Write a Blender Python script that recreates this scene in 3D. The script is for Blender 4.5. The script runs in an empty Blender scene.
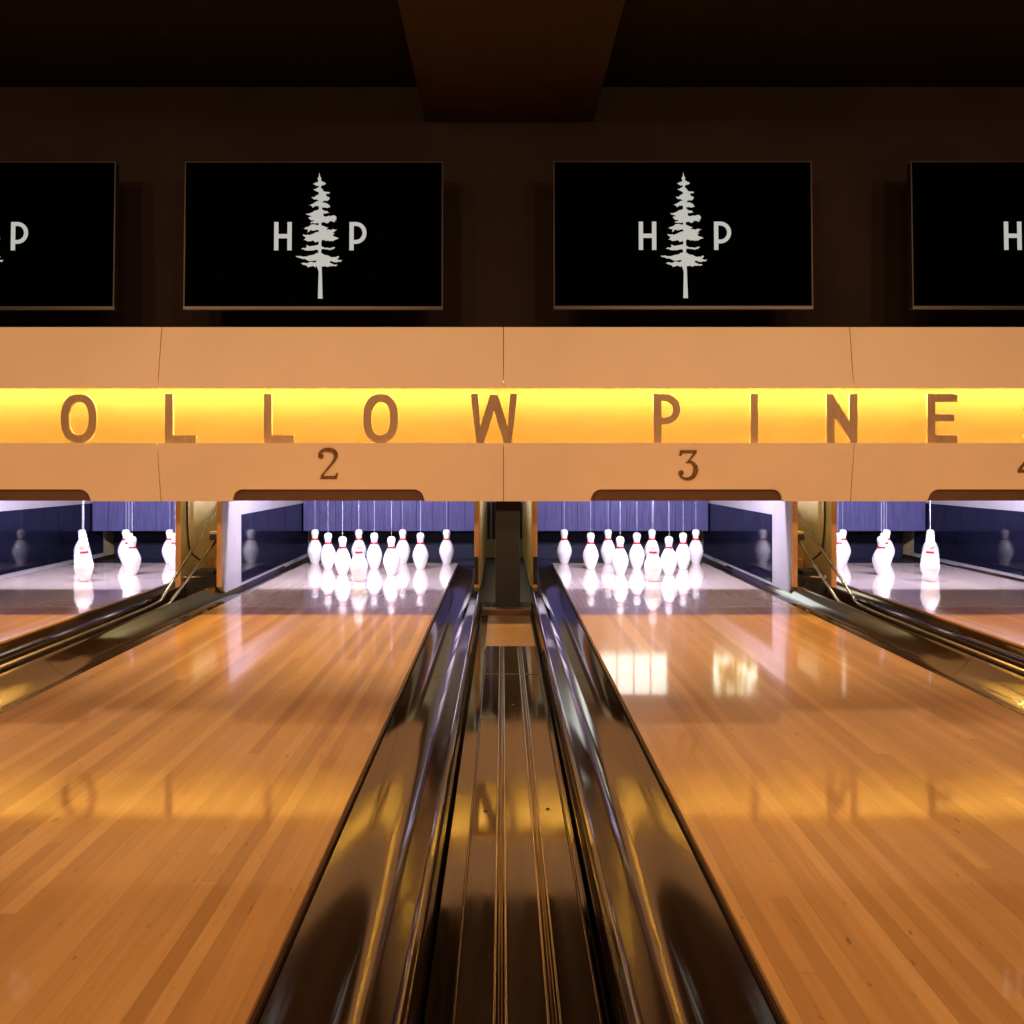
import bpy, bmesh, math, random
from mathutils import Vector, Matrix
random.seed(7)
S = bpy.context.scene
COL = S.collection
H = 0.679          # camera height over the lanes
F = 745.0          # focal length in pixels of the 1024 frame

# ------------------------------------------------------------------ materials
def new_mat(name):
    m = bpy.data.materials.new(name); m.use_nodes = True
    nt = m.node_tree
    return m, nt, nt.nodes['Principled BSDF']

def mat(name, col, rough=.5, metal=0., ior=1.5, var=.12, scale=(8, 8, 8), bump=0., bscale=60, coat=0., coat_rough=.05, rvar=0., emit=None, estr=0.):
    m, nt, b = new_mat(name)
    N, L = nt.nodes, nt.links
    tc = N.new('ShaderNodeTexCoord'); mp = N.new('ShaderNodeMapping')
    mp.inputs['Scale'].default_value = scale
    L.new(tc.outputs['Object'], mp.inputs['Vector'])
    nz = N.new('ShaderNodeTexNoise'); nz.inputs['Scale'].default_value = 1; nz.inputs['Detail'].default_value = 5
    L.new(mp.outputs['Vector'], nz.inputs['Vector'])
    mix = N.new('ShaderNodeMix'); mix.data_type = 'RGBA'
    a = [c * (1 - var) for c in col]; c2 = [min(1, c * (1 + var)) for c in col]
    mix.inputs[6].default_value = (*a, 1); mix.inputs[7].default_value = (*c2, 1)
    mr = N.new('ShaderNodeMapRange'); mr.inputs[1].default_value = .3; mr.inputs[2].default_value = .7
    L.new(nz.outputs['Fac'], mr.inputs[0]); L.new(mr.outputs[0], mix.inputs[0])
    L.new(mix.outputs[2], b.inputs['Base Color'])
    b.inputs['Roughness'].default_value = rough
    b.inputs['Metallic'].default_value = metal
    b.inputs['IOR'].default_value = ior
    if rvar:
        r = N.new('ShaderNodeMapRange'); r.inputs[1].default_value = .35; r.inputs[2].default_value = .7
        r.inputs[3].default_value = max(0, rough - rvar); r.inputs[4].default_value = rough + rvar
        L.new(nz.outputs['Fac'], r.inputs[0]); L.new(r.outputs[0], b.inputs['Roughness'])
    if coat:
        b.inputs['Coat Weight'].default_value = coat; b.inputs['Coat Roughness'].default_value = coat_rough
    if bump:
        n2 = N.new('ShaderNodeTexNoise'); n2.inputs['Scale'].default_value = bscale; n2.inputs['Detail'].default_value = 6
        L.new(tc.outputs['Object'], n2.inputs['Vector'])
        bp = N.new('ShaderNodeBump'); bp.inputs['Strength'].default_value = bump; bp.inputs['Distance'].default_value = .002
        L.new(n2.outputs['Fac'], bp.inputs['Height']); L.new(bp.outputs['Normal'], b.inputs['Normal'])
    if emit:
        b.inputs['Emission Color'].default_value = (*emit, 1); b.inputs['Emission Strength'].default_value = estr
    return m

def board_mat(name, tones, w=.0272, length=1.3, rough=.16, seam=.75, grain=.12, coat=1., crough=.06, ding=.55):
    """strip flooring: boards run along Y, each board piece its own tone"""
    m, nt, b = new_mat(name); N, L = nt.nodes, nt.links
    def math_(op, a, c=None):
        n = N.new('ShaderNodeMath'); n.operation = op
        for i, v in enumerate((a, c)):
            if v is None: continue
            if isinstance(v, (int, float)): n.inputs[i].default_value = v
            else: L.new(v, n.inputs[i])
        return n.outputs[0]
    tc = N.new('ShaderNodeTexCoord'); sp = N.new('ShaderNodeSeparateXYZ'); L.new(tc.outputs['Object'], sp.inputs[0])
    geo = N.new('ShaderNodeObjectInfo')
    xs = math_('DIVIDE', sp.outputs[0], w); row = math_('FLOOR', xs); fr = math_('FRACT', xs)
    wn = N.new('ShaderNodeTexWhiteNoise'); wn.noise_dimensions = '2D'
    cb = N.new('ShaderNodeCombineXYZ'); L.new(row, cb.inputs[0]); L.new(geo.outputs['Location'], cb.inputs[1]) if False else None
    lx = N.new('ShaderNodeSeparateXYZ'); L.new(geo.outputs['Location'], lx.inputs[0]); L.new(lx.outputs[0], cb.inputs[1])
    L.new(cb.outputs[0], wn.inputs['Vector'])
    ys = math_('ADD', math_('DIVIDE', sp.outputs[1], length), math_('MULTIPLY', wn.outputs['Value'], 9.7))
    seg = math_('FLOOR', ys); fy = math_('FRACT', ys)
    cb2 = N.new('ShaderNodeCombineXYZ'); L.new(row, cb2.inputs[0]); L.new(seg, cb2.inputs[1]); L.new(lx.outputs[0], cb2.inputs[2])
    w2 = N.new('ShaderNodeTexWhiteNoise'); w2.noise_dimensions = '3D'; L.new(cb2.outputs[0], w2.inputs['Vector'])
    cr = N.new('ShaderNodeValToRGB'); cr.color_ramp.elements[0].color = (*tones[0], 1); cr.color_ramp.elements[1].color = (*tones[-1], 1)
    for i, t in enumerate(tones[1:-1]):
        e = cr.color_ramp.elements.new((i + 1) / (len(tones) - 1)); e.color = (*t, 1)
    L.new(w2.outputs['Value'], cr.inputs[0])
    mp = N.new('ShaderNodeMapping'); mp.inputs['Scale'].default_value = (150, 5, 1); L.new(tc.outputs['Object'], mp.inputs[0])
    gz = N.new('ShaderNodeTexNoise'); gz.inputs['Scale'].default_value = 1; gz.inputs['Detail'].default_value = 6; gz.inputs['Distortion'].default_value = .4
    L.new(mp.outputs[0], gz.inputs['Vector'])
    gr = N.new('ShaderNodeMapRange'); gr.inputs[1].default_value = .3; gr.inputs[2].default_value = .75
    gr.inputs[3].default_value = 1 + grain; gr.inputs[4].default_value = 1 - grain
    L.new(gz.outputs['Fac'], gr.inputs[0])
    # broad wear
    bz = N.new('ShaderNodeTexNoise'); bz.inputs['Scale'].default_value = 2.2; bz.inputs['Detail'].default_value = 3; L.new(tc.outputs['Object'], bz.inputs['Vector'])
    br = N.new('ShaderNodeMapRange'); br.inputs[1].default_value = .3; br.inputs[2].default_value = .7; br.inputs[3].default_value = .9; br.inputs[4].default_value = 1.1
    L.new(bz.outputs['Fac'], br.inputs[0])
    # small dark dings
    mpd = N.new('ShaderNodeMapping'); mpd.inputs['Scale'].default_value = (60, 22, 1); L.new(tc.outputs['Object'], mpd.inputs[0])
    dz = N.new('ShaderNodeTexNoise'); dz.inputs['Scale'].default_value = 1; dz.inputs['Detail'].default_value = 2; L.new(mpd.outputs[0], dz.inputs['Vector'])
    dr = N.new('ShaderNodeMapRange'); dr.inputs[1].default_value = .69; dr.inputs[2].default_value = .75; dr.inputs[3].default_value = 1; dr.inputs[4].default_value = ding
    L.new(dz.outputs['Fac'], dr.inputs[0])
    line = math_('LESS_THAN', fr, .045); end = math_('LESS_THAN', fy, .0016)
    ln = math_('MAXIMUM', line, end)
    lf = math_('SUBTRACT', 1.0, math_('MULTIPLY', ln, 1 - seam))
    tot = math_('MULTIPLY', math_('MULTIPLY', math_('MULTIPLY', gr.outputs[0], br.outputs[0]), lf), dr.outputs[0])
    vm = N.new('ShaderNodeVectorMath'); vm.operation = 'SCALE'
    L.new(cr.outputs[0], vm.inputs[0]); L.new(tot, vm.inputs['Scale'])
    L.new(vm.outputs[0], b.inputs['Base Color'])
    b.inputs['Roughness'].default_value = rough
    rr = N.new('ShaderNodeMapRange'); rr.inputs[1].default_value = .3; rr.inputs[2].default_value = .75; rr.inputs[3].default_value = crough * .6; rr.inputs[4].default_value = crough * 1.7
    L.new(bz.outputs['Fac'], rr.inputs[0])
    b.inputs['Coat Weight'].default_value = coat; L.new(rr.outputs[0], b.inputs['Coat Roughness'])
    return m

M = {}
M['maple'] = board_mat('maple_boards', [(.36, .185, .066), (.44, .235, .084), (.49, .272, .102), (.56, .325, .130), (.40, .205, .074)], length=2.6, rough=.3, crough=.062, grain=.09, seam=.86)
M['deck'] = board_mat('pin_deck_boards', [(.54, .43, .38), (.60, .48, .43), (.64, .52, .47)], rough=.25, crough=.05, ding=1.0, grain=.03)
M['gutter'] = mat('polished_gutter', (.022, .012, .007), rough=.09, ior=2.35, var=.35, scale=(9, 1.2, 9), bump=.015, bscale=12, rvar=.035)
M['track'] = mat('track_board', (.022, .014, .008), rough=.09, ior=2.7, var=.4, scale=(25, 2, 20), bump=.02, bscale=20, rvar=.04)
M['steel'] = mat('worn_steel_rail', (.55, .48, .38), rough=.22, metal=1, var=.2, scale=(20, 5, 20))
M['rail_dark'] = mat('dark_metal_rail', (.20, .16, .12), rough=.22, metal=1, var=.3, scale=(20, 6, 20))
M['black'] = mat('black_paint', (.012, .010, .009), rough=.5, var=.2)
M['post'] = mat('post_paint', (.009, .009, .0095), rough=.55, var=.15, bump=.1)
M['lane_edge'] = mat('lane_edge', (.05, .025, .014), rough=.35, var=.3, scale=(10, 4, 10))
M['white_board'] = mat('white_laminate', (.40, .365, .40), rough=.35, var=.04, bump=.03)
M['glass_panel'] = mat('dark_blue_gloss_panel', (.008, .008, .020), rough=.08, ior=1.6, var=.3, bump=.02, bscale=40)
M['ply_edge'] = mat('plywood_edge', (.70, .36, .15), rough=.5, var=.15, scale=(120, 10, 6))
M['beige'] = mat('beige_board', (.50, .40, .20), rough=.55, var=.1, scale=(6, 6, 6), bump=.05)
M['orange_wood'] = mat('orange_plywood', (.50, .22, .07), rough=.45, var=.25, scale=(30, 30, 4))
M['pin'] = mat('pin_plastic', (.82, .82, .84), rough=.18, var=.03, coat=.5)
M['red'] = mat('red_band', (.55, .004, .02), rough=.3, var=.05)
M['cord'] = mat('pin_cord', (.75, .75, .8), rough=.6, var=.05)
M['curtain'] = mat('violet_blue_curtain', (.094, .085, .225), rough=.75, var=.2, scale=(60, 60, 5), bump=.2, bscale=90)
M['cushion'] = mat('navy_cushion', (.010, .010, .034), rough=.5, var=.3, scale=(4, 4, 40))
M['pit'] = mat('pit_floor', (.02, .02, .05), rough=.4, var=.3)
M['mask'] = mat('masking_paint', (.75, .585, .43), rough=.5, var=.03, scale=(3, 3, 3), bump=.02)
M['mask_back'] = mat('masking_backing_brown', (.10, .045, .02), rough=.55, var=.1)
M['cove'] = mat('cove_board', (.125, .094, .029), rough=.6, var=.07, scale=(4, 8, 26), bump=.35, bscale=14)
M['letter'] = mat('brushed_bronze', (.33, .215, .12), rough=.45, metal=.25, var=.15, scale=(60, 10, 10))
M['brass'] = mat('aged_brass', (.19, .10, .032), rough=.4, metal=.4, var=.5, scale=(90, 90, 90))
M['wall'] = mat('dark_brown_wall', (.021, .0135, .012), rough=.9, ior=1.2, var=.18, scale=(2, 2, 2), bump=.1)
M['ceil'] = mat('dark_ceiling', (.007, .005, .0034), rough=.9, ior=1.25, var=.2, scale=(2, 2, 2))
M['beam'] = mat('beam_paint', (.024, .013, .0065), rough=.85, ior=1.25, var=.2, scale=(2, 2, 2))
M['floor'] = mat('dark_floor', (.015, .011, .008), rough=.6, var=.3)
M['room'] = mat('room_wall', (.06, .045, .035), rough=.8, var=.2)
M['screen'] = mat('screen_glass', (.0005, .0005, .0005), rough=.6, ior=1.03, var=0)
M['bezel'] = mat('tv_bezel', (.05, .04, .035), rough=.35, metal=.5, var=.1)
M['side_bezel'] = mat('tv_side_bezel', (.018, .015, .014), rough=.4, metal=.3, var=.1)
M['logo'] = mat('lit_pixels', (.02, .02, .02), rough=.5, emit=(.62, .64, .60), estr=.72)
M['back_pale'] = mat('pale_back_wall', (.42, .38, .26), rough=.8, var=.08)
M['win_glow'] = mat('daylight_pane', (.6, .6, .6), rough=.2, emit=(.95, 1.0, .92), estr=3.2)
M['slit_glow'] = mat('lit_slit', (.6, .5, .4), rough=.3, emit=(1, .8, .55), estr=1.3)
def foliage_view():
    m, nt, b = new_mat('daylight_through_leaves'); N, L = nt.nodes, nt.links
    tc = N.new('ShaderNodeTexCoord'); mp = N.new('ShaderNodeMapping'); mp.inputs['Scale'].default_value = (16, 1, 5); L.new(tc.outputs['Object'], mp.inputs[0])
    nz = N.new('ShaderNodeTexNoise'); nz.inputs['Scale'].default_value = 1; nz.inputs['Detail'].default_value = 4; L.new(mp.outputs[0], nz.inputs['Vector'])
    cr = N.new('ShaderNodeValToRGB'); cr.color_ramp.elements[0].position = .42; cr.color_ramp.elements[0].color = (.05, .05, .03, 1)
    cr.color_ramp.elements[1].position = .6; cr.color_ramp.elements[1].color = (1, 1, .85, 1)
    e = cr.color_ramp.elements.new(.5); e.color = (.35, .33, .10, 1)
    L.new(nz.outputs['Fac'], cr.inputs[0]); L.new(cr.outputs[0], b.inputs['Emission Color']); b.inputs['Emission Strength'].default_value = 3.5
    b.inputs['Base Color'].default_value = (.1, .1, .08, 1)
    return m
M['leaf_glow'] = foliage_view()
M['led'] = mat('led_diffuser', (.8, .8, .8), rough=.4, var=.02)
M['cable'] = mat('black_rubber', (.02, .015, .012), rough=.6, var=.1)

# ------------------------------------------------------------------ helpers
def finish(name, bm, m, loc=(0, 0, 0), parent=None, smooth=None, bevel=0, seg=2):
    me = bpy.data.meshes.new(name)
    bmesh.ops.recalc_face_normals(bm, faces=bm.faces[:])
    bm.to_mesh(me); bm.free()
    me.materials.append(m)
    if smooth is not None:
        me.polygons.foreach_set('use_smooth', [True] * len(me.polygons))
        me.set_sharp_from_angle(angle=math.radians(smooth))
    o = bpy.data.objects.new(name, me); COL.objects.link(o)
    o.location = loc
    if parent: o.parent = parent
    if bevel:
        md = o.modifiers.new('bevel', 'BEVEL'); md.width = bevel; md.segments = seg; md.limit_method = 'ANGLE'; md.angle_limit = math.radians(40)
    return o

def box(bm, x0, x1, y0, y1, z0, z1):
    r = bmesh.ops.create_cube(bm, size=1)
    for v in r['verts']:
        v.co = Vector((x0 + (v.co.x + .5) * (x1 - x0), y0 + (v.co.y + .5) * (y1 - y0), z0 + (v.co.z + .5) * (z1 - z0)))
    return r['verts']

def boxes(*bs):
    bm = bmesh.new()
    for b_ in bs: box(bm, *b_)
    return bm

def prism_yz(poly, x0, x1):
    """closed polygon in (y, z) run along x"""
    bm = bmesh.new()
    a = [bm.verts.new((x0, y, z)) for y, z in poly]; b_ = [bm.verts.new((x1, y, z)) for y, z in poly]
    n = len(poly)
    for i in range(n): bm.faces.new((a[i], a[(i + 1) % n], b_[(i + 1) % n], b_[i]))
    bm.faces.new(a[::-1]); bm.faces.new(b_)
    return bm

def prism_xz(poly, ys):
    """closed polygon in (x, z) run along y"""
    bm = bmesh.new(); rings = [[bm.verts.new((x, y, z)) for x, z in poly] for y in ys]; n = len(poly)
    for r0, r1 in zip(rings, rings[1:]):
        for i in range(n): bm.faces.new((r0[i], r0[(i + 1) % n], r1[(i + 1) % n], r1[i]))
    bm.faces.new(rings[0][::-1]); bm.faces.new(rings[-1])
    return bm

def catmull(pts, n=6):
    out = []
    P = [pts[0]] + list(pts) + [pts[-1]]
    for i in range(1, len(P) - 2):
        p0, p1, p2, p3 = P[i - 1], P[i], P[i + 1], P[i + 2]
        for k in range(n):
            t = k / n
            out.append(tuple(.5 * ((2 * b_) + (-a + c) * t + (2 * a - 5 * b_ + 4 * c - d) * t * t + (-a + 3 * b_ - 3 * c + d) * t ** 3) for a, b_, c, d in zip(p0, p1, p2, p3)))
    out.append(tuple(pts[-1]))
    return out

def tube(bm, pts, r, sides=8):
    P = [Vector(p) for p in pts]; rings = []
    for i, p in enumerate(P):
        d = (P[min(i + 1, len(P) - 1)] - P[max(i - 1, 0)]).normalized()
        up = Vector((0, 0, 1)) if abs(d.z) < .95 else Vector((0, 1, 0))
        u = d.cross(up).normalized(); v = u.cross(d)
        rings.append([bm.verts.new(p + (u * math.cos(a) + v * math.sin(a)) * r) for a in [2 * math.pi * k / sides for k in range(sides)]])
    for r0, r1 in zip(rings, rings[1:]):
        for k in range(sides): bm.faces.new((r0[k], r0[(k + 1) % sides], r1[(k + 1) % sides], r1[k]))
    bm.faces.new(rings[0][::-1]); bm.faces.new(rings[-1])

def lathe(prof, n=28):
    bm = bmesh.new(); rings = []
    for r, z in prof:
        if r < 1e-5: rings.append([bm.verts.new((0, 0, z))])
        else: rings.append([bm.verts.new((r * math.cos(2 * math.pi * k / n), r * math.sin(2 * math.pi * k / n), z)) for k in range(n)])
    for a, b_ in zip(rings, rings[1:]):
        for k in range(n):
            if len(a) == 1: bm.faces.new((a[0], b_[k], b_[(k + 1) % n]))
            elif len(b_) == 1: bm.faces.new((a[k], a[(k + 1) % n], b_[0]))
            else: bm.faces.new((a[k], a[(k + 1) % n], b_[(k + 1) % n], b_[k]))
    return bm

def flat_shape(name, loops, depth, m, loc=(0, 0, 0), parent=None, bevel=0., rot=(0, 0, 0)):
    """loops in (x, z), first outer then holes; extruded along y, front at y=-depth/2"""
    cu = bpy.data.curves.new(name, 'CURVE'); cu.dimensions = '2D'; cu.fill_mode = 'BOTH'
    cu.extrude = max(depth / 2 - bevel, 1e-5); cu.bevel_depth = bevel; cu.bevel_resolution = 1; cu.offset = -bevel
    for lp in loops:
        s = cu.splines.new('POLY'); s.points.add(len(lp) - 1); s.use_cyclic_u = True
        for p, (x, z) in zip(s.points, lp): p.co = (x, z, 0, 1)
    tmp = bpy.data.objects.new('tmp', cu); COL.objects.link(tmp)
    me = bpy.data.meshes.new_from_object(tmp.evaluated_get(bpy.context.evaluated_depsgraph_get()))
    bpy.data.objects.remove(tmp); bpy.data.curves.remove(cu)
    me.name = name
    me.transform(Matrix.Rotation(math.pi / 2, 4, 'X'))
    me.materials.clear(); me.materials.append(m)
    o = bpy.data.objects.new(name, me); COL.objects.link(o); o.location = loc; o.rotation_euler = rot
    if parent: o.parent = parent
    return o

def tag(o, label, cat, group=None):
    o['label'] = label; o['category'] = cat
    if group: o['group'] = group
    return o

def thing(name, label, cat, loc=(0, 0, 0), group=None):
    o = bpy.data.objects.new(name, None); COL.objects.link(o); o.location = loc; o.empty_display_size = .05
    return tag(o, label, cat, group)

def struct(o):
    o['kind'] = 'structure'; return o

# ------------------------------------------------------------------ room shell
CEIL = 2.587; WALLY = 3.75
struct(finish('floor', boxes((-4.3, 4.3, -4.2, 7.4, -.16, -.10)), M['floor']))
struct(finish('ceiling', boxes((-4.3, 4.3, -4.2, 7.4, CEIL, CEIL + .1)), M['ceil']))
struct(finish('wall_left', boxes((-4.4, -4.3, -4.2, 7.4, -.16, CEIL)), M['room']))
struct(finish('wall_right', boxes((4.3, 4.4, -4.2, 7.4, -.16, CEIL)), M['room']))
struct(finish('wall_near', boxes((-4.3, 4.3, -4.3, -4.2, -.16, CEIL)), M['room']))
# rear wall with two window openings
W1 = (.923, 1.557, 1.09, 1.478); W2 = (1.98, 2.41, 1.10, 1.63); W3 = (3.19, 3.255, 1.10, 1.47)
YB = 7.0
zs = 1.02
struct(finish('wall_back', boxes((-4.3, W1[0], YB, YB + .1, -.1, CEIL), (W1[0], W1[1], YB, YB + .1, -.1, W1[2]), (W1[0], W1[1], YB, YB + .1, W1[3], CEIL),
                                 (W1[1], W2[0], YB, YB + .1, -.1, CEIL), (W2[0], W2[1], YB, YB + .1, -.1, W2[2]), (W2[0], W2[1], YB, YB + .1, W2[3], CEIL),
                                 (W2[1], W3[0], YB, YB + .1, -.1, CEIL), (W3[0], W3[1], YB, YB + .1, -.1, W3[2]), (W3[0], W3[1], YB, YB + .1, W3[3], CEIL), (W3[1], 4.3, YB, YB + .1, -.1, CEIL)), M['back_pale']))
for i, (w, nm) in enumerate(((W1, 4), (W2, 2), (W3, 1))):
    bm = boxes((w[0], w[1], YB + .05, YB + .06, w[2], w[3]))
    o = struct(finish('window_%d' % (i + 1), bm, (M['win_glow'], M['leaf_glow'], M['slit_glow'])[i]))
    bm = bmesh.new()
    for k in range(nm + 1):
        x = w[0] + (w[1] - w[0]) * k / nm; box(bm, x - .005, x + .005, YB + .03, YB + .049, w[2], w[3])
    finish('window_frame', bm, M['post'], parent=o)
struct(finish('wall_front', boxes((-4.3, 4.3, WALLY, WALLY + .1, 1.30, CEIL)), M['wall']))
# ceiling beam running out from the wall over the middle of the room
bx0, bx1 = -.2255 * (2.41 - H), .264 * (2.41 - H)
struct(finish('trim_1', boxes((bx0, bx1, -4.2, WALLY, 2.41, CEIL)), M['beam'], bevel=.004))

# ------------------------------------------------------------------ lanes
LANES = [dict(n='1', x0=-3.007, x1=-1.94, w='the far left lane'), dict(n='2', x0=-1.380, x1=-.313, w='lane 2'),
         dict(n='3', x0=.350, x1=1.417, w='lane 3'), dict(n='4', x0=1.970, x1=3.037, w='the far right lane')]
DECK0, DECK1 = 3.592, 5.215
lane_lab = ['maple bowling lane at the far left of the photo', 'maple bowling lane running out under the number 2',
            'maple bowling lane running out under the number 3, with a bright window reflection', 'maple bowling lane at the far right of the photo']
for L_, lab in zip(LANES, lane_lab):
    c = (L_['x0'] + L_['x1']) / 2; h = (L_['x1'] - L_['x0']) / 2; L_['c'] = c
    t = thing('bowling_lane', lab, 'bowling lane', (c, 0, -.10), 'bowling lanes')
    finish('lane_boards', boxes((-h, h, -1.6, DECK0 - .003, .03, .10)), M['maple'], parent=t, bevel=.0015)
    finish('pin_deck', boxes((-h, h, DECK0, DECK1, .03, .10)), M['deck'], parent=t, bevel=.0015)
    finish('lane_side', boxes((-h - .005, -h, -1.6, DECK1, .0, .092), (h, h + .005, -1.6, DECK1, .0, .092)), M['lane_edge'], parent=t)

# gutters: t = distance outwards from the lane side
_unused = [(.009, -.007), (.022, -.013), (.05, -.028), (.085, -.038), (.115, -.037), (.142, -.027), (.163, -.008), (.178, .014), (.186, .026), (.193, .031), (.199, .028)]
def gz(t): return -.042 + (3.6 if t < .095 else 7.9) * (t - .095) ** 2
prof = [(.009 + (.184 - .009) * k / 40, gz(.009 + (.184 - .009) * k / 40)) for k in range(41)]
prof += [(.1885, gz(.184) + .0055), (.193, gz(.184) + .007), (.1975, gz(.184) + .005), (.200, gz(.184) + .0)]
def gutter(xe, s, lab, near=True):
    t = thing('gutter', lab, 'gutter', (xe, 0, -.10), 'lane gutters')
    top = [(s * a, z + .10) for a, z in prof]
    under = [(s * .203, .10 + .0), (s * .203, .0), (s * .0075, .0)]
    finish('channel', prism_xz(top + under, [-1.6, .4, 1.6, 2.549]), M['gutter'], parent=t, smooth=35)
    finish('channel', prism_xz(top + under, [2.551, 3.3, 4.05]), M['gutter'], parent=t, smooth=35)
    p2 = [(a, z) for a, z in prof if a < .156]
    top = [(s * a, z + .10) for a, z in p2]
    finish('rear_channel', prism_xz(top + [(s * p2[-1][0], 0), (s * .0075, 0)], [4.0505, 5.215]), M['gutter'], parent=t, smooth=35)
    # a hairline joint cover
    bm = bmesh.new()
    return t
gutter(-3.007, -1, 'dark polished gutter on the outer side of the far left lane')
gutter(-1.94, 1, 'dark polished gutter on the right side of the far left lane')
gutter(-1.380, -1, 'dark polished gutter on the left side of lane 2')
gutter(-.313, 1, 'dark polished gutter on the right side of lane 2, left of the middle track')
gutter(.350, -1, 'dark polished gutter on the left side of lane 3, right of the middle track')
gutter(1.417, 1, 'dark polished gutter on the right side of lane 3')
gutter(1.970, -1, 'dark polished gutter on the left side of the far right lane')
gutter(3.037, 1, 'dark polished gutter on the outer side of the far right lane')

# middle ball-return track
t = thing('ball_return_track', 'long dark glossy ball return track between lanes 2 and 3', 'track', (.021, 0, -.10))
finish('side_floor', boxes((-.124, .120, -1.6, 2.922, .0, .048)), M['track'], parent=t)
finish('track_board', boxes((-.0835, .104, -1.6, 2.92, .048, .074)), M['track'], parent=t, bevel=.003)
for xr in (-.024, .045):
    rb = finish('rail', boxes((xr - .0035, xr + .0035, -1.6, 2.90, .074, .079)), M['rail_dark'], parent=t, bevel=.002)
    bm = bmesh.new()
    for q in (-1, 1): tube(bm, [(xr + q * .0075, -1.6, .0755), (xr + q * .0075, 2.90, .0755)], .0022)
    finish('rail_bead', bm, M['steel'], parent=rb, smooth=60)
for xr in (-.0835, .104):
    bm = bmesh.new(); tube(bm, [(xr, -1.6, .0755), (xr, 2.90, .0755)], .0022); finish('edge_bead', bm, M['rail_dark'], parent=t, smooth=60)
for y in (2.52,):
    finish('joint_strip', boxes((-.080, -.034, y, y + .004, .074, .0752), (-.014, .034, y, y + .004, .074, .0752), (.055, .100, y, y + .004, .074, .0752)), M['black'], parent=t)
struct(finish('trim_2', boxes((-.104, .142, 2.926, 4.0, -.10, -.052)), M['track']))
for (sx, sy) in ((-.055, 1.52), (.072, 1.53), (-.055, .9), (.010, 2.2)):
    bm = bmesh.new(); bmesh.ops.create_cone(bm, cap_ends=True, segments=14, radius1=.004, radius2=.004, depth=.001, matrix=Matrix.Translation((sx, sy, .0745)))
    finish('screw', bm, M['black'], parent=t)
M['dark_wood'] = mat('dark_stained_wood', (.10, .05, .025), rough=.4, var=.3, scale=(10, 60, 60))
M['cover'] = mat('brown_cover_plate', (.20, .12, .07), rough=.28, var=.12, scale=(6, 6, 6), ior=1.5)
tag(finish('cover_plate', boxes((-.071 - 0, .133, 2.93, 3.585, 0, .012)), M['cover'], loc=(0, 0, -.052), bevel=.003), 'flat brown cover plate at the far end of the middle track', 'cover')
tag(finish('threshold_bar', boxes((-.100, .140, 3.62, 3.68, 0, .035)), M['dark_wood'], loc=(0, 0, -.052), bevel=.004), 'low wooden bar across the end of the middle track before the post', 'bar')
tag(finish('steel_post', boxes((-.0625, .0625, 3.79, 3.90, 0, 1.35 + .052)), M['post'], loc=(.0265, 0, -.052), bevel=.004), 'dark brown square post in the gap between lanes 2 and 3', 'post')

# outer division tracks and return rods
def outer_track(xa, xb, s, side):
    """xa..xb the strip between two gutter rims; s=-1 for the left division, +1 for the right"""
    c = (xa + xb) / 2; w = (xb - xa) / 2
    t = thing('return_track', 'narrow dark return track between lane %s' % side, 'track', (c, 0, -.10), 'narrow return tracks')
    finish('track_board', boxes((-w + .003, w - .003, -1.6, 4.0, 0, .060)), M['track'], parent=t)
    for dx in (-.022, .012):
        bm = bmesh.new(); tube(bm, [(s * dx, -1.6, .064), (s * dx, 3.98, .064)], .003); finish('bead', bm, M['steel'], parent=t, smooth=60)
outer_track(-1.737, -1.583, -1, '2 and the far left lane')
outer_track(1.620, 1.767, 1, '3 and the far right lane')
def rod(x, yb, zb, yt, zt, lab, r=.0078):
    sl = (zt - zb) / (yt - yb); pts = [(x, -.6, -.006), (x, 1.5, -.004), (x, yb - .6, -.002), (x, yb - .10, .004), (x, yb, zb), (x, yb + .08, zb + sl * .08), (x, yt, zt), (x, yt + .14, zt + sl * .14)]
    bm = bmesh.new(); tube(bm, [tuple(p) for p in catmull(pts, 5)], r, 10)
    return tag(finish('ball_return_rod', bm, M['steel'], smooth=60), lab, 'metal rod', 'sloping ball return rods')
rod(-1.70, 3.74, .03, 4.41, .405, 'upper sloping metal rod between the far left lane and lane 2')
rod(-1.625, 3.66, .02, 4.25, .262, 'lower sloping metal rod between the far left lane and lane 2')
rod(1.73, 3.67, .03, 4.385, .408, 'upper sloping metal rod between lane 3 and the far right lane')
rod(1.66, 3.70, .02, 4.21, .275, 'lower sloping metal rod between lane 3 and the far right lane')

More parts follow.
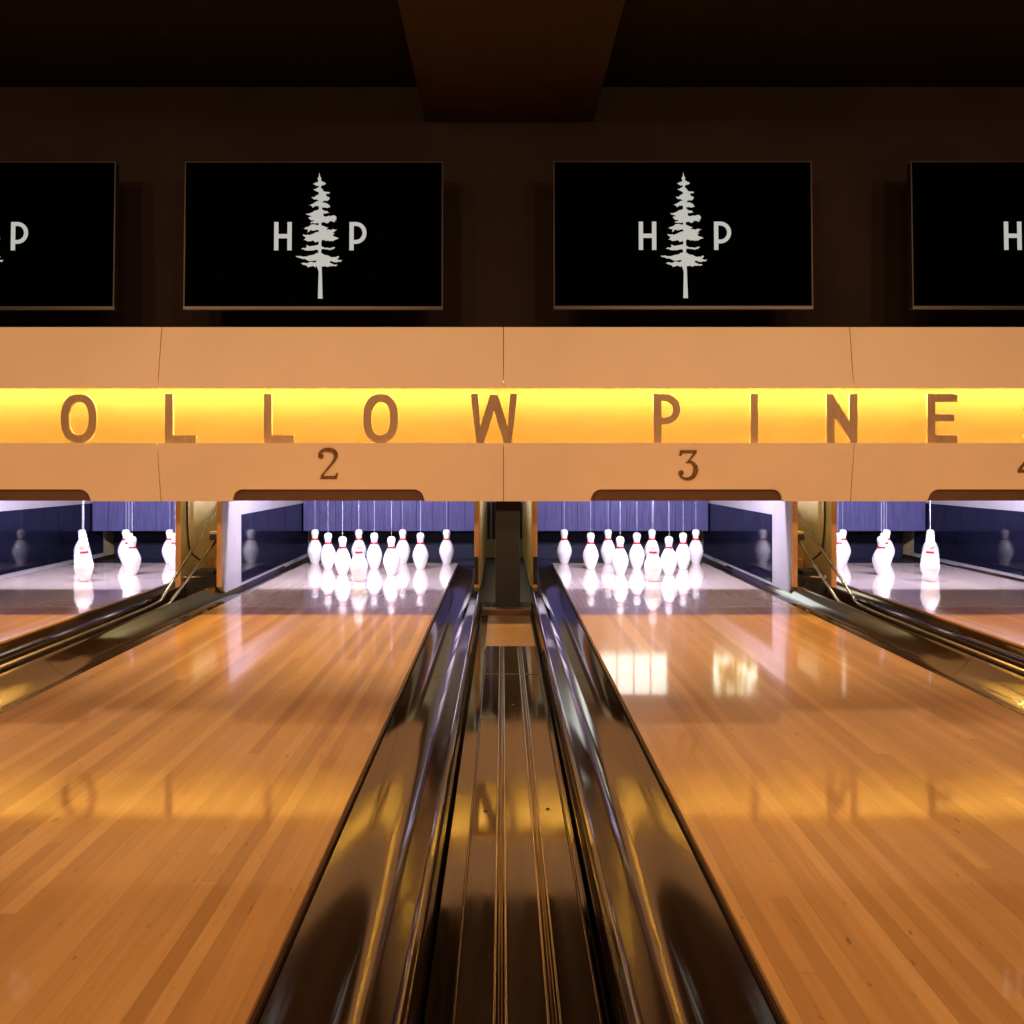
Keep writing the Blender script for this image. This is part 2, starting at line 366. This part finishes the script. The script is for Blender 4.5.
# ------------------------------------------------------------------ kickbacks (division walls)
KY0, KY1, KZ = 4.06, 6.10, .54
def kick_poly(y0, y1, z0, z1, r=.09):
    p = [(y0, z0 + r)]
    p += [(y0 + r - r * math.cos(a), z0 + r - r * math.sin(a)) for a in [math.pi / 2 * k / 6 for k in range(1, 7)]]
    return p + [(y1, z0), (y1, z1), (y0, z1)]
def kickback(xf, s, lab, bracket=False, th=.028):
    """xf: lane-side face; s: direction away from the lane"""
    t = thing('kickback_wall', lab, 'side wall', (xf, 0, -.10), 'kickback walls beside the pins')
    x0, x1 = s * .006, s * th
    finish('core_board', prism_yz(kick_poly(KY0 + .006, KY1, .068, KZ + .10), min(x0, x1), max(x0, x1)), M['beige'], parent=t)
    finish('white_facing', prism_yz(kick_poly(KY0 + .006, 5.86, .068, KZ + .10), min(0, x0 - s * .0004), max(0, x0 - s * .0004)), M['white_board'], parent=t)
    a, b_ = sorted((-s * .003, -s * .0002))
    finish('dark_inset', boxes((a, b_, 4.36, 5.85, .098, .495)), M['glass_panel'], parent=t)['label'] = 'glossy dark blue panel'
    a, b_ = sorted((0, x1))
    finish('edge_band', boxes((a, b_, KY0 - .002, KY0 + .0055, .118, KZ + .10)), M['ply_edge'], parent=t)['label'] = 'orange plywood edge'
    if bracket:
        a, b_ = sorted((-s * .001, x1 - s * .006))
        finish('bracket', boxes((a, b_, KY0 - .012, KY0 - .0025, .135, .285)), M['black'], parent=t, bevel=.003)['label'] = 'black bracket'
    return t
kickback(-3.137, -1, 'white faced side wall at the left of the far left lane')
kickback(-1.782, 1, 'side wall at the right of the far left lane, edge-on')
kickback(-1.529, -1, 'white faced side wall with dark panel left of the lane 2 pins')
kickback(-.154, 1, 'side wall right of the lane 2 pins, left of the dark post', True)
kickback(.190, -1, 'side wall left of the lane 3 pins, right of the dark post', True)
kickback(1.579, 1, 'white faced side wall with dark panel right of the lane 3 pins')
kickback(1.820, -1, 'side wall at the left of the far right lane, edge-on')
kickback(3.235, 1, 'white faced side wall at the right of the far right lane')

def bay(xa, xb, m, side):
    """fittings in the gap between two outer division walls; m=+1 when the near wall is on the right"""
    w = xb - xa; cx = (xa + xb) / 2
    tag(finish('rear_panel', boxes((-w / 2 + .004, w / 2 - .004, 4.60, 4.62, 0, .60)), M['beige'], loc=(cx, 0, -.10)), 'beige panel closing the gap between the side walls %s' % side, 'panel', 'beige gap panels')
    o = tag(finish('plywood_box', boxes((-w / 2 + .004, w / 2 - .004, 4.42, 4.585, 0, .225)), M['orange_wood'], loc=(cx, 0, -.10), bevel=.003), 'orange plywood box in the gap %s' % side, 'box', 'orange plywood boxes')
    t = thing('motor_box', 'low black box behind the rods %s' % side, 'box', (cx, 4.10, -.04), 'black boxes in the gaps')
    finish('case', boxes((-w / 2 + .006, w / 2 - .012, -.02, .16, 0, .118)), M['black'], parent=t, bevel=.004)
    finish('cap', boxes((-w / 2 + .045, w / 2 - .035, .0, .13, .118, .142)), M['black'], parent=t, bevel=.003)
    finish('top_edge', boxes((-w / 2 + .008, w / 2 - .014, -.026, -.0205, .108, .118)), M['rail_dark'], parent=t)
    # cable on the far wall and switch on the near wall
    xc = xa + .010 if m > 0 else xb - .010
    bm = bmesh.new()
    tube(bm, catmull([(xc, 4.125, .62), (xc, 4.12, .40), (xc + .002 * m, 4.13, .28), (xc + .004 * m, 4.16, .20), (xc + .006 * m, 4.30, .13)], 5), .0055, 8)
    tag(finish('black_cable', bm, M['cable'], smooth=60), 'black cable hanging down the side wall %s' % side, 'cable', 'black cables')
    x0, x1 = (xb - .085, xb - .001) if m > 0 else (xa + .001, xa + .085)
    t = thing('switch_bracket', 'small black switch bracket behind the upper rod %s' % side, 'bracket', ((x0 + x1) / 2, 4.20, .262), 'switch brackets')
    h = (x1 - x0) / 2
    finish('body', boxes((-h, h, -.03, .03, 0, .034)), M['black'], parent=t, bevel=.004)
    finish('plate', boxes((-h, h * .9, -.028, .028, .0345, .050)), M['beige'], parent=t, bevel=.003)
bay(-1.754, -1.557, 1, 'on the left of lane 2')
bay(1.607, 1.792, -1, 'on the right of lane 3')

# things seen behind the post
t = thing('service_cabinet', 'dark cabinet with pale frame behind the middle post', 'cabinet', (.02, 6.35, -.10))
finish('body', boxes((-.25, .25, 0, .4, 0, 1.5)), M['post'], parent=t)
finish('frame', boxes((-.25, .25, -.012, -.001, .13, .155), (-.25, .25, -.012, -.001, .47, .485), (-.122, -.112, -.012, -.001, .155, 1.5), (.115, .125, -.012, -.001, .155, 1.5)), M['white_board'], parent=t)
finish('plinth', boxes((-.25, .25, -.012, -.001, 0, .129)), M['back_pale'], parent=t)

# ------------------------------------------------------------------ pits, curtains, cushions, lamps
SEAMS = 5
cur_lab = ['violet-blue curtain behind the pins of the far left lane', 'violet-blue curtain behind the pins of lane 2', 'violet-blue curtain behind the pins of lane 3', 'violet-blue curtain behind the pins of the far right lane']
kk = [(-3.133, -1.786), (-1.525, -.158), (.194, 1.575), (1.824, 3.231)]
for (xa, xb), L_, lab in zip(kk, LANES, cur_lab):
    w = xb - xa; cx = (xa + xb) / 2
    t = thing('pit_curtain', lab, 'curtain', (cx, 5.68, .183), 'pit curtains')
    n = 11; ww = w - .012
    for k in range(n):
        x0 = -ww / 2 + ww * k / n + .0012; x1 = -ww / 2 + ww * (k + 1) / n - .0012
        dy = random.uniform(-.004, .004)
        finish('strip', boxes((x0, x1, dy, dy + .008, random.uniform(0, .0015), .275)), M['curtain'], parent=t, bevel=.001)
    finish('rail', boxes((-ww / 2, ww / 2, -.012, .02, .276, .30)), M['black'], parent=t)
    t2 = thing('pit_cushion', lab.replace('violet-blue curtain behind', 'dark navy pit cushion below the curtain behind'), 'cushion', (cx, 5.99, -.10), 'pit cushions')
    finish('pad', boxes((-w / 2 + .004, w / 2 - .004, 0, .08, .0, .60)), M['cushion'], parent=t2, bevel=.02)
    finish('ridge', boxes((-w / 2 + .006, w / 2 - .006, -.02, -.001, .155, .168), (-w / 2 + .006, w / 2 - .006, -.02, -.001, .235, .243)), M['cushion'], parent=t2, bevel=.004)
    tag(finish('pit_board', boxes((-w / 2 + .004, w / 2 - .004, 5.222, 5.97, 0, .035)), M['pit'], loc=(cx, 0, -.10)), lab.replace('violet-blue curtain', 'dark pit board on the ground'), 'board', 'pit boards')
    # pin lamp: strip light with shield hung above the front of the deck
    t3 = thing('pin_lamp', 'strip lamp hidden over the front pins of %s' % L_['w'], 'lamp', (cx, 4.21, .80), 'pin deck lamps')
    finish('housing', boxes((-.50, .50, -.027, .05, .012, .05)), M['black'], parent=t3)
    finish('shield', boxes((-w / 2, w / 2, -.032, -.028, -.20, .05)), M['black'], parent=t3)
    for q in (-1, 1):
        a, b_ = sorted((q * (w / 2 + .006), q * (w / 2 + .022)))
        finish('hanger', boxes((a, b_, -.02, .01, -.2595, .05), (min(q * .49, b_ if q > 0 else a), max(q * .49, b_ if q > 0 else a), -.02, .01, .035, .045)), M['black'], parent=t3)
    ld = bpy.data.lights.new('pin_light', 'AREA'); ld.shape = 'RECTANGLE'; ld.size = .95; ld.size_y = .03
    ld.energy = 37; ld.color = (.80, .76, 1.0)
    lo = bpy.data.objects.new('pin_light', ld); COL.objects.link(lo); lo.parent = t3; lo.location = (0, 0, .005)
    lo.rotation_euler = (math.radians(35), 0, 0)

# ------------------------------------------------------------------ duckpins
pin_prof = [(.0, .0), (.024, .0), (.027, .003), (.031, .015), (.040, .038), (.0475, .060), (.0518, .080), (.0522, .090), (.0495, .108), (.043, .128), (.0345, .146), (.0265, .160), (.0218, .170), (.0200, .179), (.0208, .189), (.0232, .199), (.0255, .210), (.0257, .218), (.0235, .228), (.0175, .2355), (.0085, .2385), (0, .239)]
pp = catmull(pin_prof[1:], 3); pp = [(max(r, 0), z) for r, z in pp]
pp = [(0, 0)] + pp[:-1] + [(0, .239)]
def r_at(z):
    for (r0, z0), (r1, z1) in zip(pp, pp[1:]):
        if z0 <= z <= z1 and z1 > z0: return r0 + (r1 - r0) * (z - z0) / (z1 - z0)
    return .02
pin_mesh = {}
proto = thing('duckpin', 'x', 'bowling pin', (0, 0, 0), 'duckpins')
pb = finish('body', lathe(pp), M['pin'], parent=proto, smooth=60)
bm = bmesh.new()
za, zb_ = .164, .1775
band = [(r_at(z) + .0006, z) for z in [za, za + .003, za + .006, zb_]]
band = [(r_at(za) - .002, za)] + band + [(r_at(zb_) - .002, zb_)]
pr = finish('neck_band', lathe(band), M['red'], parent=proto, smooth=60); pr['label'] = 'red neck band'
bm = bmesh.new(); tube(bm, [(0, 0, .238), (0, 0, .60)], .0007, 6)
pc = finish('cord', bm, M['cord'], parent=proto, smooth=60); pc['label'] = 'thin white cord'
first = True
def put_pin(x, y, lab, tilt=0):
    global first
    if first: r = proto; first = False
    else:
        r = proto.copy(); COL.objects.link(r)
        for ch in (pb, pr, pc):
            c = ch.copy(); COL.objects.link(c); c.parent = r
    r.location = (x, y, 0.0003); r.rotation_euler = (0, 0, random.uniform(0, 6))
    r['label'] = lab; r['category'] = 'bowling pin'; r['group'] = 'duckpins'
rows = [(4.388, [0]), (4.652, [-.1525, .1525]), (4.916, [-.305, 0, .305]), (5.180, [-.4575, -.1525, .1525, .4575])]
pos = {1: ['front pin'], 2: ['left pin of the second row', 'right pin of the second row'], 3: ['left pin of the third row', 'middle pin of the third row', 'right pin of the third row'],
       4: ['leftmost pin of the back row', 'second pin from left of the back row', 'third pin from left of the back row', 'rightmost pin of the back row']}
pc_x = [-2.465, -.846, .887, 2.518]
for li, L_ in enumerate(LANES):
    for ri, (y, xs) in enumerate(rows):
        for k, dx in enumerate(xs):
            if (li == 0 and ri == 3 and k == 3) or (li == 3 and ri == 3 and k == 0): continue
            if (li == 0 and ri == 3 and k == 0) or (li == 3 and ri == 3 and k == 3): pass
            put_pin(pc_x[li] + dx, y, 'white duckpin, %s on %s' % (pos[ri + 1][k], L_['w']))

# ------------------------------------------------------------------ masking unit
YL = 3.57           # lip
XS = [-4.29, -1.655, .005, 1.686, 4.29]
z_bot, z_lip, z_up, z_top = .508, .789, 1.053, 1.354
side = ['at the far left', 'left of the middle seam', 'right of the middle seam', 'at the far right']
notch_c = [-2.46, -.843, .892, 2.525]
for i in range(4):
    xa, xb = XS[i] + .0015, XS[i + 1] - .0015; cx = (xa + xb) / 2
    # upper panel: outline in (y, z)
    t = thing('upper_fascia_panel', 'tan painted upper fascia panel %s above the glowing strip' % side[i], 'panel', (cx, 0, z_up), 'upper fascia panels')
    hh = z_top - z_up
    poly = [(YL + .005, 0), (YL + .048, hh), (WALLY - .002, hh), (WALLY - .002, hh - .018), (YL + .068, hh - .018), (YL + .025, 0)]
    finish('panel', prism_yz(poly, xa - cx, xb - cx), M['mask'], parent=t, bevel=.0015)
    if i == 2:
        bm = bmesh.new(); bmesh.ops.create_cone(bm, cap_ends=True, segments=16, radius1=.0055, radius2=.004, depth=.004, matrix=Matrix.Rotation(math.pi / 2, 4, 'X'))
        finish('screw_cap', bm, M['mask'], loc=(xa - cx + .0045, YL + .004, .013), parent=t, smooth=40)
    # lower panel front with rounded notch
    t = thing('lower_fascia_panel', 'tan painted lower fascia panel %s below the glowing strip' % side[i], 'panel', (cx, 0, z_bot), 'lower fascia panels')
    hz = z_lip - z_bot; nx = notch_c[i] - cx; nw = .4625; nh = .058; r = .048
    lp = [(xa - cx, 0), (nx - nw - .004, 0)]
    lp += [(nx - nw + r - r * math.cos(a), nh - r + r * math.sin(a)) for a in [math.pi / 2 * k / 8 for k in range(1, 9)]]
    lp += [(nx + nw - r + r * math.sin(a), nh - r + r * math.cos(a)) for a in [math.pi / 2 * k / 8 for k in range(0, 8)]]
    lp += [(nx + nw + .004, 0), (xb - cx, 0), (xb - cx, hz), (xa - cx, hz)]
    o = flat_shape('front_skin', [lp], .018, M['mask'], parent=t)
    for v in o.data.vertices: v.co.y += YL + .009 + .04 * (1 - v.co.z / hz)
    finish('lip_shelf', boxes((xa - cx, xb - cx, YL + .0185, 3.716, hz - .016, hz)), M['mask'], parent=t)
    bm = boxes((xa - cx, xb - cx, 0, .012, .002, hz - .018))
    for v in bm.verts: v.co.y += YL + .0195 + .04 * (1 - v.co.z / hz)
    finish('backing', bm, M['mask_back'], parent=t)['label'] = 'dark brown board showing in the notch'
tag(finish('cove_board', boxes((-4.29, 4.29, 3.717, 3.738, 0, .60)), M['cove'], loc=(0, 0, .74)), 'glowing golden wooden board behind the letters', 'board')
# LED strip along the inside of the upper fascia
t = thing('light_strip', 'warm light strip hidden along the top of the letter recess', 'lamp', (0, 3.64, 1.083))
finish('channel', boxes((-4.28, 4.28, -.006, .016, .004, .012)), M['led'], parent=t)
for k in range(4):
    ld = bpy.data.lights.new('strip_light', 'AREA'); ld.shape = 'RECTANGLE'; ld.size = 2.1; ld.size_y = .012
    ld.energy = 40; ld.color = (1.0, .585, .15)
    lo = bpy.data.objects.new('strip_light', ld); COL.objects.link(lo); lo.parent = t; lo.location = (-3.19 + 2.127 * k, -.006, .003)

# letters stand on the lip
LH = .237; ST = .039
def px(x, y=3.60): return (x - 502.5) * y / F
def ell(cx, cz, rx, rz, n=40, p=2.4):
    out = []
    for k in range(n):
        a = 2 * math.pi * k / n; c, s = math.cos(a), math.sin(a)
        out.append((cx + rx * math.copysign(abs(c) ** (2 / p), c), cz + rz * math.copysign(abs(s) ** (2 / p), s)))
    return out
def glyph(ch, w, h=LH, st=ST):
    a = w / 2
    if ch == 'O': return [ell(0, h / 2, a, h / 2), ell(0, h / 2, a - st, h / 2 - st)]
    if ch == 'L': return [[(-a, 0), (a, 0), (a, st), (-a + st, st), (-a + st, h), (-a, h)]]
    if ch == 'I': return [[(-a, 0), (a, 0), (a, h), (-a, h)]]
    if ch == 'H': return [[(-a, 0), (-a + st, 0), (-a + st, h * .5 - st / 2), (a - st, h * .5 - st / 2), (a - st, 0), (a, 0), (a, h), (a - st, h), (a - st, h * .5 + st / 2), (-a + st, h * .5 + st / 2), (-a + st, h), (-a, h)]]
    if ch == 'E': return [[(-a, 0), (a, 0), (a, st), (-a + st, st), (-a + st, h * .5 - st * .35), (a - .015, h * .5 - st * .35), (a - .015, h * .5 + st * .55), (-a + st, h * .5 + st * .55), (-a + st, h - st), (a, h - st), (a, h), (-a, h)]]
    if ch == 'N': return [[(-a, 0), (-a + st, 0), (-a + st, h * .56), (a - st * .75, 0), (a, 0), (a, h), (a - st, h), (a - st, h * .44), (-a + st * .75, h), (-a, h)]]
    if ch == 'W':
        q = st * .95
        return [[(-a, h), (-a * .60 - q * .45, 0), (-a * .60 + q * .55, 0), (0, h * .66), (a * .60 - q * .55, 0), (a * .60 + q * .45, 0), (a, h), (a - q, h), (a * .58, h * .34), (q * .55, h * .98), (-q * .55, h * .98), (-a * .58, h * .34), (-a + q, h)]]
    if ch == 'P':
        r = h * .31; cx = a - r; n = 12
        out = [(-a, 0), (-a + st, 0), (-a + st, h - 2 * r)] + [(cx + r * math.sin(t), h - r - r * math.cos(t)) for t in [math.pi * k / n for k in range(n + 1)]] + [(-a, h)]
        ri = r - st * .88
        inn = [(-a + st, h - r - ri)] + [(cx + ri * math.sin(t), h - r - ri * math.cos(t)) for t in [math.pi * k / n for k in range(n + 1)]] + [(-a + st, h - r + ri)]
        return [out, inn]
    if ch == 'S':
        pts = catmull([(a * .85, h * .80), (a * .3, h - st * .5), (-a * .45, h - st * .55), (-a + st * .5, h * .76), (-a * .4, h * .56), (a * .45, h * .43), (a - st * .5, h * .24), (a * .4, st * .55), (-a * .35, st * .5), (-a * .9, h * .2)], 5)
        L1, R1 = [], []
        for i, p in enumerate(pts):
            q0, q1 = pts[max(0, i - 1)], pts[min(len(pts) - 1, i + 1)]
            d = Vector((q1[0] - q0[0], q1[1] - q0[1])).normalized(); nn = Vector((-d.y, d.x)) * st / 2
            L1.append((p[0] + nn.x, p[1] + nn.y)); R1.append((p[0] - nn.x, p[1] - nn.y))
        return [L1 + R1[::-1]]
LET = [('H', -20, 33), ('O', 80, 36), ('L', 181.5, 31), ('L', 279.5, 30), ('O', 381, 35), ('W', 494, 47), ('P', 666.5, 27), ('I', 753.5, 7.5), ('N', 841, 31), ('E', 941, 30), ('S', 1036.5, 27)]
desc = ['letter H just outside the left edge', 'first letter O, left of the two Ls', 'first letter L, right of the first O', 'second letter L, above the left of number 2', 'second letter O, left of the W', 'letter W by the middle seam', 'letter P above the left of number 3',
        'letter I, right of the P', 'letter N, right of the I', 'letter E, right of the N', 'letter S cut by the right edge']
for (ch, x, w), d_ in zip(LET, desc):
    if ch == 'H': continue
    o = flat_shape('sign_letter', glyph(ch, w * 3.60 / F), .018, M['letter'], loc=(px(x), 3.596, z_lip + .0005 + (.0 if ch != 'S' else .002)), bevel=.0015)
    tag(o, 'bronze %s' % d_, 'letter', 'sign letters')

# lane numbers
def ribbon(pts, ws):
    L1, R1 = [], []
    for i, p in enumerate(pts):
        q0, q1 = pts[max(0, i - 1)], pts[min(len(pts) - 1, i + 1)]
        d = Vector((q1[0] - q0[0], q1[1] - q0[1])).normalized(); w = ws(i / (len(pts) - 1)) / 2
        L1.append((p[0] - d.y * w, p[1] + d.x * w)); R1.append((p[0] + d.y * w, p[1] - d.x * w))
    return L1 + R1[::-1]
U = 3.575 / F      # metres for one pixel at the fascia
def number(ch, x, zc_px, lab):
    loops = []
    if ch == '2':
        c = catmull([(-7.5, 8.2), (-8.6, 10.6), (-5.5, 14), (0, 15), (6, 13.2), (7.8, 8.6), (5.2, 3), (-1, -4.5), (-7.4, -12)], 5)
        loops = [ribbon(c, lambda t: 1.5 + 3.0 * math.exp(-((t - .48) / .25) ** 2)), ell(-7.2, 8.4, 2.6, 2.6, 16, 2),
                 [(-9, -14.5), (8, -14.5), (9.4, -8.5), (7.8, -8.5), (6.6, -11.6), (-7.0, -11.6)]]
    elif ch == '3':
        c = catmull([(-.5, 2.6), (4, 2.2), (7.4, -1.2), (8.2, -6), (6, -12), (.5, -14.6), (-5.5, -12.8), (-7.6, -9.4)], 5)
        loops = [ribbon(c, lambda t: 1.8 + 2.8 * math.exp(-((t - .45) / .28) ** 2)), ell(-6.4, -8.4, 2.6, 2.6, 16, 2),
                 [(-8.6, 8.8), (-7.0, 8.8), (-5.6, 11.6), (8.4, 11.6), (8.4, 14.5), (-8.0, 14.5)],
                 [(6.0, 12), (8.2, 12), (1.6, 3.4), (-2.0, 2.2), (-1.6, 1.0)]]
    else:
        loops = [[(2.4, -14.5), (5.4, -14.5), (5.4, 14.5), (3.6, 14.5), (-9.6, -5.0), (-9.6, -8.0), (9.4, -8.0), (9.4, -5.4), (-6.8, -5.4), (2.4, 8.2)], [(-1.2, -14.8), (9.2, -14.8), (9.2, -13.0), (-1.2, -13.0)]]
    bmj = bmesh.new()
    for lp in loops:
        o = flat_shape('tmpn', [[(a * U, b_ * U) for a, b_ in lp]], .007, M['brass'], bevel=.0006)
        bmj.from_mesh(o.data); me = o.data; bpy.data.objects.remove(o); bpy.data.meshes.remove(me)
    zc = H - (zc_px - 466) * U
    zr = (zc - z_bot) / (z_lip - z_bot)
    o = finish('lane_number', bmj, M['brass'], loc=((x - 502.5) * U, YL + .04 * (1 - zr) - .004, zc))
    o.rotation_euler = (math.atan2(.04, z_lip - z_bot), 0, 0)
    tag(o, lab, 'number', 'brass lane numbers')
number('2', 328, 464.5, 'aged brass numeral 2 on the lower fascia')
number('3', 688, 464.5, 'aged brass numeral 3 on the lower fascia')
number('4', 1029, 464.5, 'aged brass numeral 4 cut by the right edge')

# ------------------------------------------------------------------ televisions
R_TREE = [(346,58),(352,85),(362,100),(355,112),(372,122),(392,137),(375,146),(360,152),(356,165),(372,180),(378,192),(400,196),(424,198),(410,208),(392,212),(400,228),(420,238),(412,252),(385,255),(368,262),(378,272),(410,282),(424,302),(405,308),(385,304),(364,302),(368,318),(395,330),(418,340),(395,348),(380,345),(375,362),(400,370),(440,362),(466,370),(468,385),(455,392),(468,402),(450,410),(425,400),(410,415),(385,408),(362,412),(362,430),(380,438),(410,448),(395,458),(425,465),(450,460),(474,463),(455,475),(440,485),(455,490),(435,500),(460,512),(486,525),(455,535),(445,545),(415,540),(395,542),(370,532),(362,550),(364,580),(385,590),(420,594),(450,585),(462,590),(445,602),(415,604),(390,600),(364,600),(362,628),(385,640),(420,650),(455,655),(486,650),(488,656),(470,668),(490,678),(512,678),(500,690),(475,692),(455,690),(430,682),(420,695),(445,705),(478,712),(455,720),(425,718),(400,724),(378,722),(366,722),(368,765),(374,948)]
L_TREE = [(342,948),(346,760),(340,740),(330,715),(322,728),(305,718),(290,722),(270,728),(255,715),(235,710),(218,700),(235,695),(260,700),(290,690),(320,695),(340,680),(315,680),(285,685),(255,672),(222,665),(184,650),(210,648),(245,652),(280,645),(315,638),(342,628),(342,608),(315,605),(285,608),(250,608),(222,598),(245,592),(262,585),(258,572),(290,580),(315,575),(344,570),(344,545),(320,552),(300,538),(275,545),(240,535),(255,520),(232,498),(260,500),(285,498),(310,488),(344,480),(344,462),(315,468),(290,462),(265,482),(270,460),(232,455),(260,445),(285,430),(315,425),(344,428),(344,412),(310,418),(285,412),(315,398),(290,395),(270,378),(300,368),(275,362),(252,350),(280,345),(305,335),(330,325),(344,318),(344,298),(320,292),(300,305),(290,293),(272,288),(300,280),(320,268),(335,262),(344,255),(325,246),(308,248),(292,234),(315,232),(325,222),(345,212),(342,198),(325,190),(305,176),(325,172),(340,165),(345,155),(320,148),(302,138),(320,128),(340,122),(335,98),(343,88)]
TVW, TVH = 1.220, .699
UT = 3.545 / F
def tree_loop():
    rnd = random.Random(3); pts = R_TREE + L_TREE; out = []
    for i, p in enumerate(pts):
        q = pts[(i + 1) % len(pts)]
        out.append(p)
        trunk = p[1] > 730 or q[1] > 730 or (335 < p[0] < 370 and 335 < q[0] < 370)
        d = math.hypot(q[0] - p[0], q[1] - p[1])
        if not trunk and d > 14:
            for f in ((.35, .65) if d > 24 else (.5,)):
                out.append((p[0] + (q[0] - p[0]) * f + rnd.uniform(-2, 2), p[1] + (q[1] - p[1]) * f + rnd.uniform(-4.5, 4.5)))
    return [((270 + x / 7.06 - 313.7) * UT, (236 - (165 + y / 7.06)) * UT) for x, y in out]
tree = tree_loop()
def lg(x, y): return ((270 + x / 7.06 - 313.7) * UT, (236 - (165 + y / 7.06)) * UT)
logo_dx = [-.019, .031, .0085, .043]
tv_x = [-2.443, -.893, .853, 2.545]
tv_lab = ['wall television cut by the left edge, showing part of a P', 'black wall television above number 2 showing a tree between H and P', 'black wall television above number 3 showing a tree between H and P', 'wall television cut by the right edge, showing an H']
tilt = math.atan2(-.018, TVH)
for i in range(4):
    t = thing('television', tv_lab[i], 'television', (tv_x[i], 3.515, 1.4205 + (0, 0, .002, .002)[i]), 'wall televisions')
    a, h = TVW / 2, TVH
    t.rotation_euler = (tilt, 0, 0)
    finish('frame', boxes((-a, a, .002, .035, 0, h), (-a * .7, a * .7, .035, .065, .08, h - .12)), M['black'], parent=t, bevel=.003)
    finish('lower_bezel', boxes((-a - .002, a + .002, -.004, .0015, -.004, .011)), M['bezel'], parent=t)
    finish('bezel', boxes((-a - .002, -a + .004, -.004, .0015, .0115, h + .002), (a - .004, a + .002, -.004, .0015, .0115, h + .002), (-a + .0045, a - .0045, -.004, .0015, h - .003, h + .002)), M['side_bezel'], parent=t)
    finish('screen', boxes((-a + .0045, a - .0045, -.0012, .0015, .0115, h - .0035)), M['screen'], parent=t)
    zc = h * .5
    lm = .0012
    q_ = logo_dx[i] - .031; p = flat_shape('tree_emblem', [tree], lm, M['logo'], loc=(q_, -.0024, zc), parent=t); p['label'] = 'pale grey tree emblem'
    if True:
        hx0, hz0 = lg(32, 608); hx1, hz1 = lg(155, 408); s_ = 30 / 7.06 * UT
        g = glyph('H', hx1 - hx0, hz1 - hz0, s_)
        flat_shape('letter_h', g, lm, M['logo'], loc=((hx0 + hx1) / 2 + q_, -.0024, zc + hz0), parent=t)['label'] = 'pale grey letter H'
        x0, z0 = lg(560, 608); x1, z1 = lg(680, 408)
        g = glyph('P', x1 - x0, z1 - z0, s_); 
        # taller bowl as on the sign
        hh = z1 - z0; r = hh * .385; aa = (x1 - x0) / 2; rx = aa * 1.25; n = 14; cx = aa - rx
        out = [(-aa, 0), (-aa + s_, 0), (-aa + s_, hh - 2 * r)] + [(cx + rx * math.sin(q), hh - r - r * math.cos(q)) for q in [math.pi * k / n for k in range(n + 1)]] + [(-aa, hh)]
        ri, rxi = r - s_ * .9, rx - s_ * .95
        inn = [(-aa + s_, hh - r - ri)] + [(cx + rxi * math.sin(q), hh - r - ri * math.cos(q)) for q in [math.pi * k / n for k in range(n + 1)]] + [(-aa + s_, hh - r + ri)]
        flat_shape('letter_p', [out, inn], lm, M['logo'], loc=((x0 + x1) / 2 + q_, -.0024, zc + z0), parent=t)['label'] = 'pale grey letter P'
    finish('wall_mount', boxes((-.12, .12, .066, .185, .25, .45)), M['black'], parent=t)

# ------------------------------------------------------------------ ceiling lights of the room and added fill lamps
def lamp(x, y, z, e, col=(1, .60, .30), size=.5, rot=(0, 0, 0)):
    ld = bpy.data.lights.new('ceiling_or_fill_light', 'AREA'); ld.shape = 'DISK'; ld.size = size; ld.energy = e; ld.color = col
    o = bpy.data.objects.new('ceiling_or_fill_light', ld); COL.objects.link(o); o.location = (x, y, z); o.rotation_euler = rot
    return o
WARM = (1.0, .59, .30)
for x in (-2.6, -.95, .99, 2.7):
    lamp(x, 1.2, 2.55, 15, WARM, .35, (math.radians(12), 0, 0))
for x in (-3.9, -2.2, 2.25, 3.9):
    lamp(x, -2.2, 2.4, 74, WARM, .35, (math.radians(40), 0, 0))
for x in (-1.655, .02, 1.70):
    lamp(x, 4.0, .93, 4.2, (1, .74, .38), .08, (math.radians(28), 0, 0))  # small fill lamps added unseen behind the fascia to brighten the wall gaps
# unseen fill lamp added behind the pit to light the back room
lamp(-.2, 6.6, 2.4, 26, (1, .85, .55), .4)

w = bpy.data.worlds.new('world'); S.world = w; w.use_nodes = True
w.node_tree.nodes['Background'].inputs[0].default_value = (.02, .014, .01, 1)
w.node_tree.nodes['Background'].inputs[1].default_value = .2

# ------------------------------------------------------------------ camera
cd = bpy.data.cameras.new('camera'); cam = bpy.data.objects.new('camera', cd); COL.objects.link(cam)
cam.location = (0, 0, H); cam.rotation_euler = (math.pi / 2, 0, 0)
cd.sensor_width = 36; cd.lens = F / 1024 * 36; cd.shift_x = 9.5 / 1024; cd.shift_y = -46 / 1024
cd.clip_start = .02
S.camera = cam
S.view_settings.view_transform = 'Standard'; S.view_settings.look = 'None'
S.view_settings.exposure = 0.0; S.view_settings.gamma = 1; S.view_settings.use_curve_mapping = False
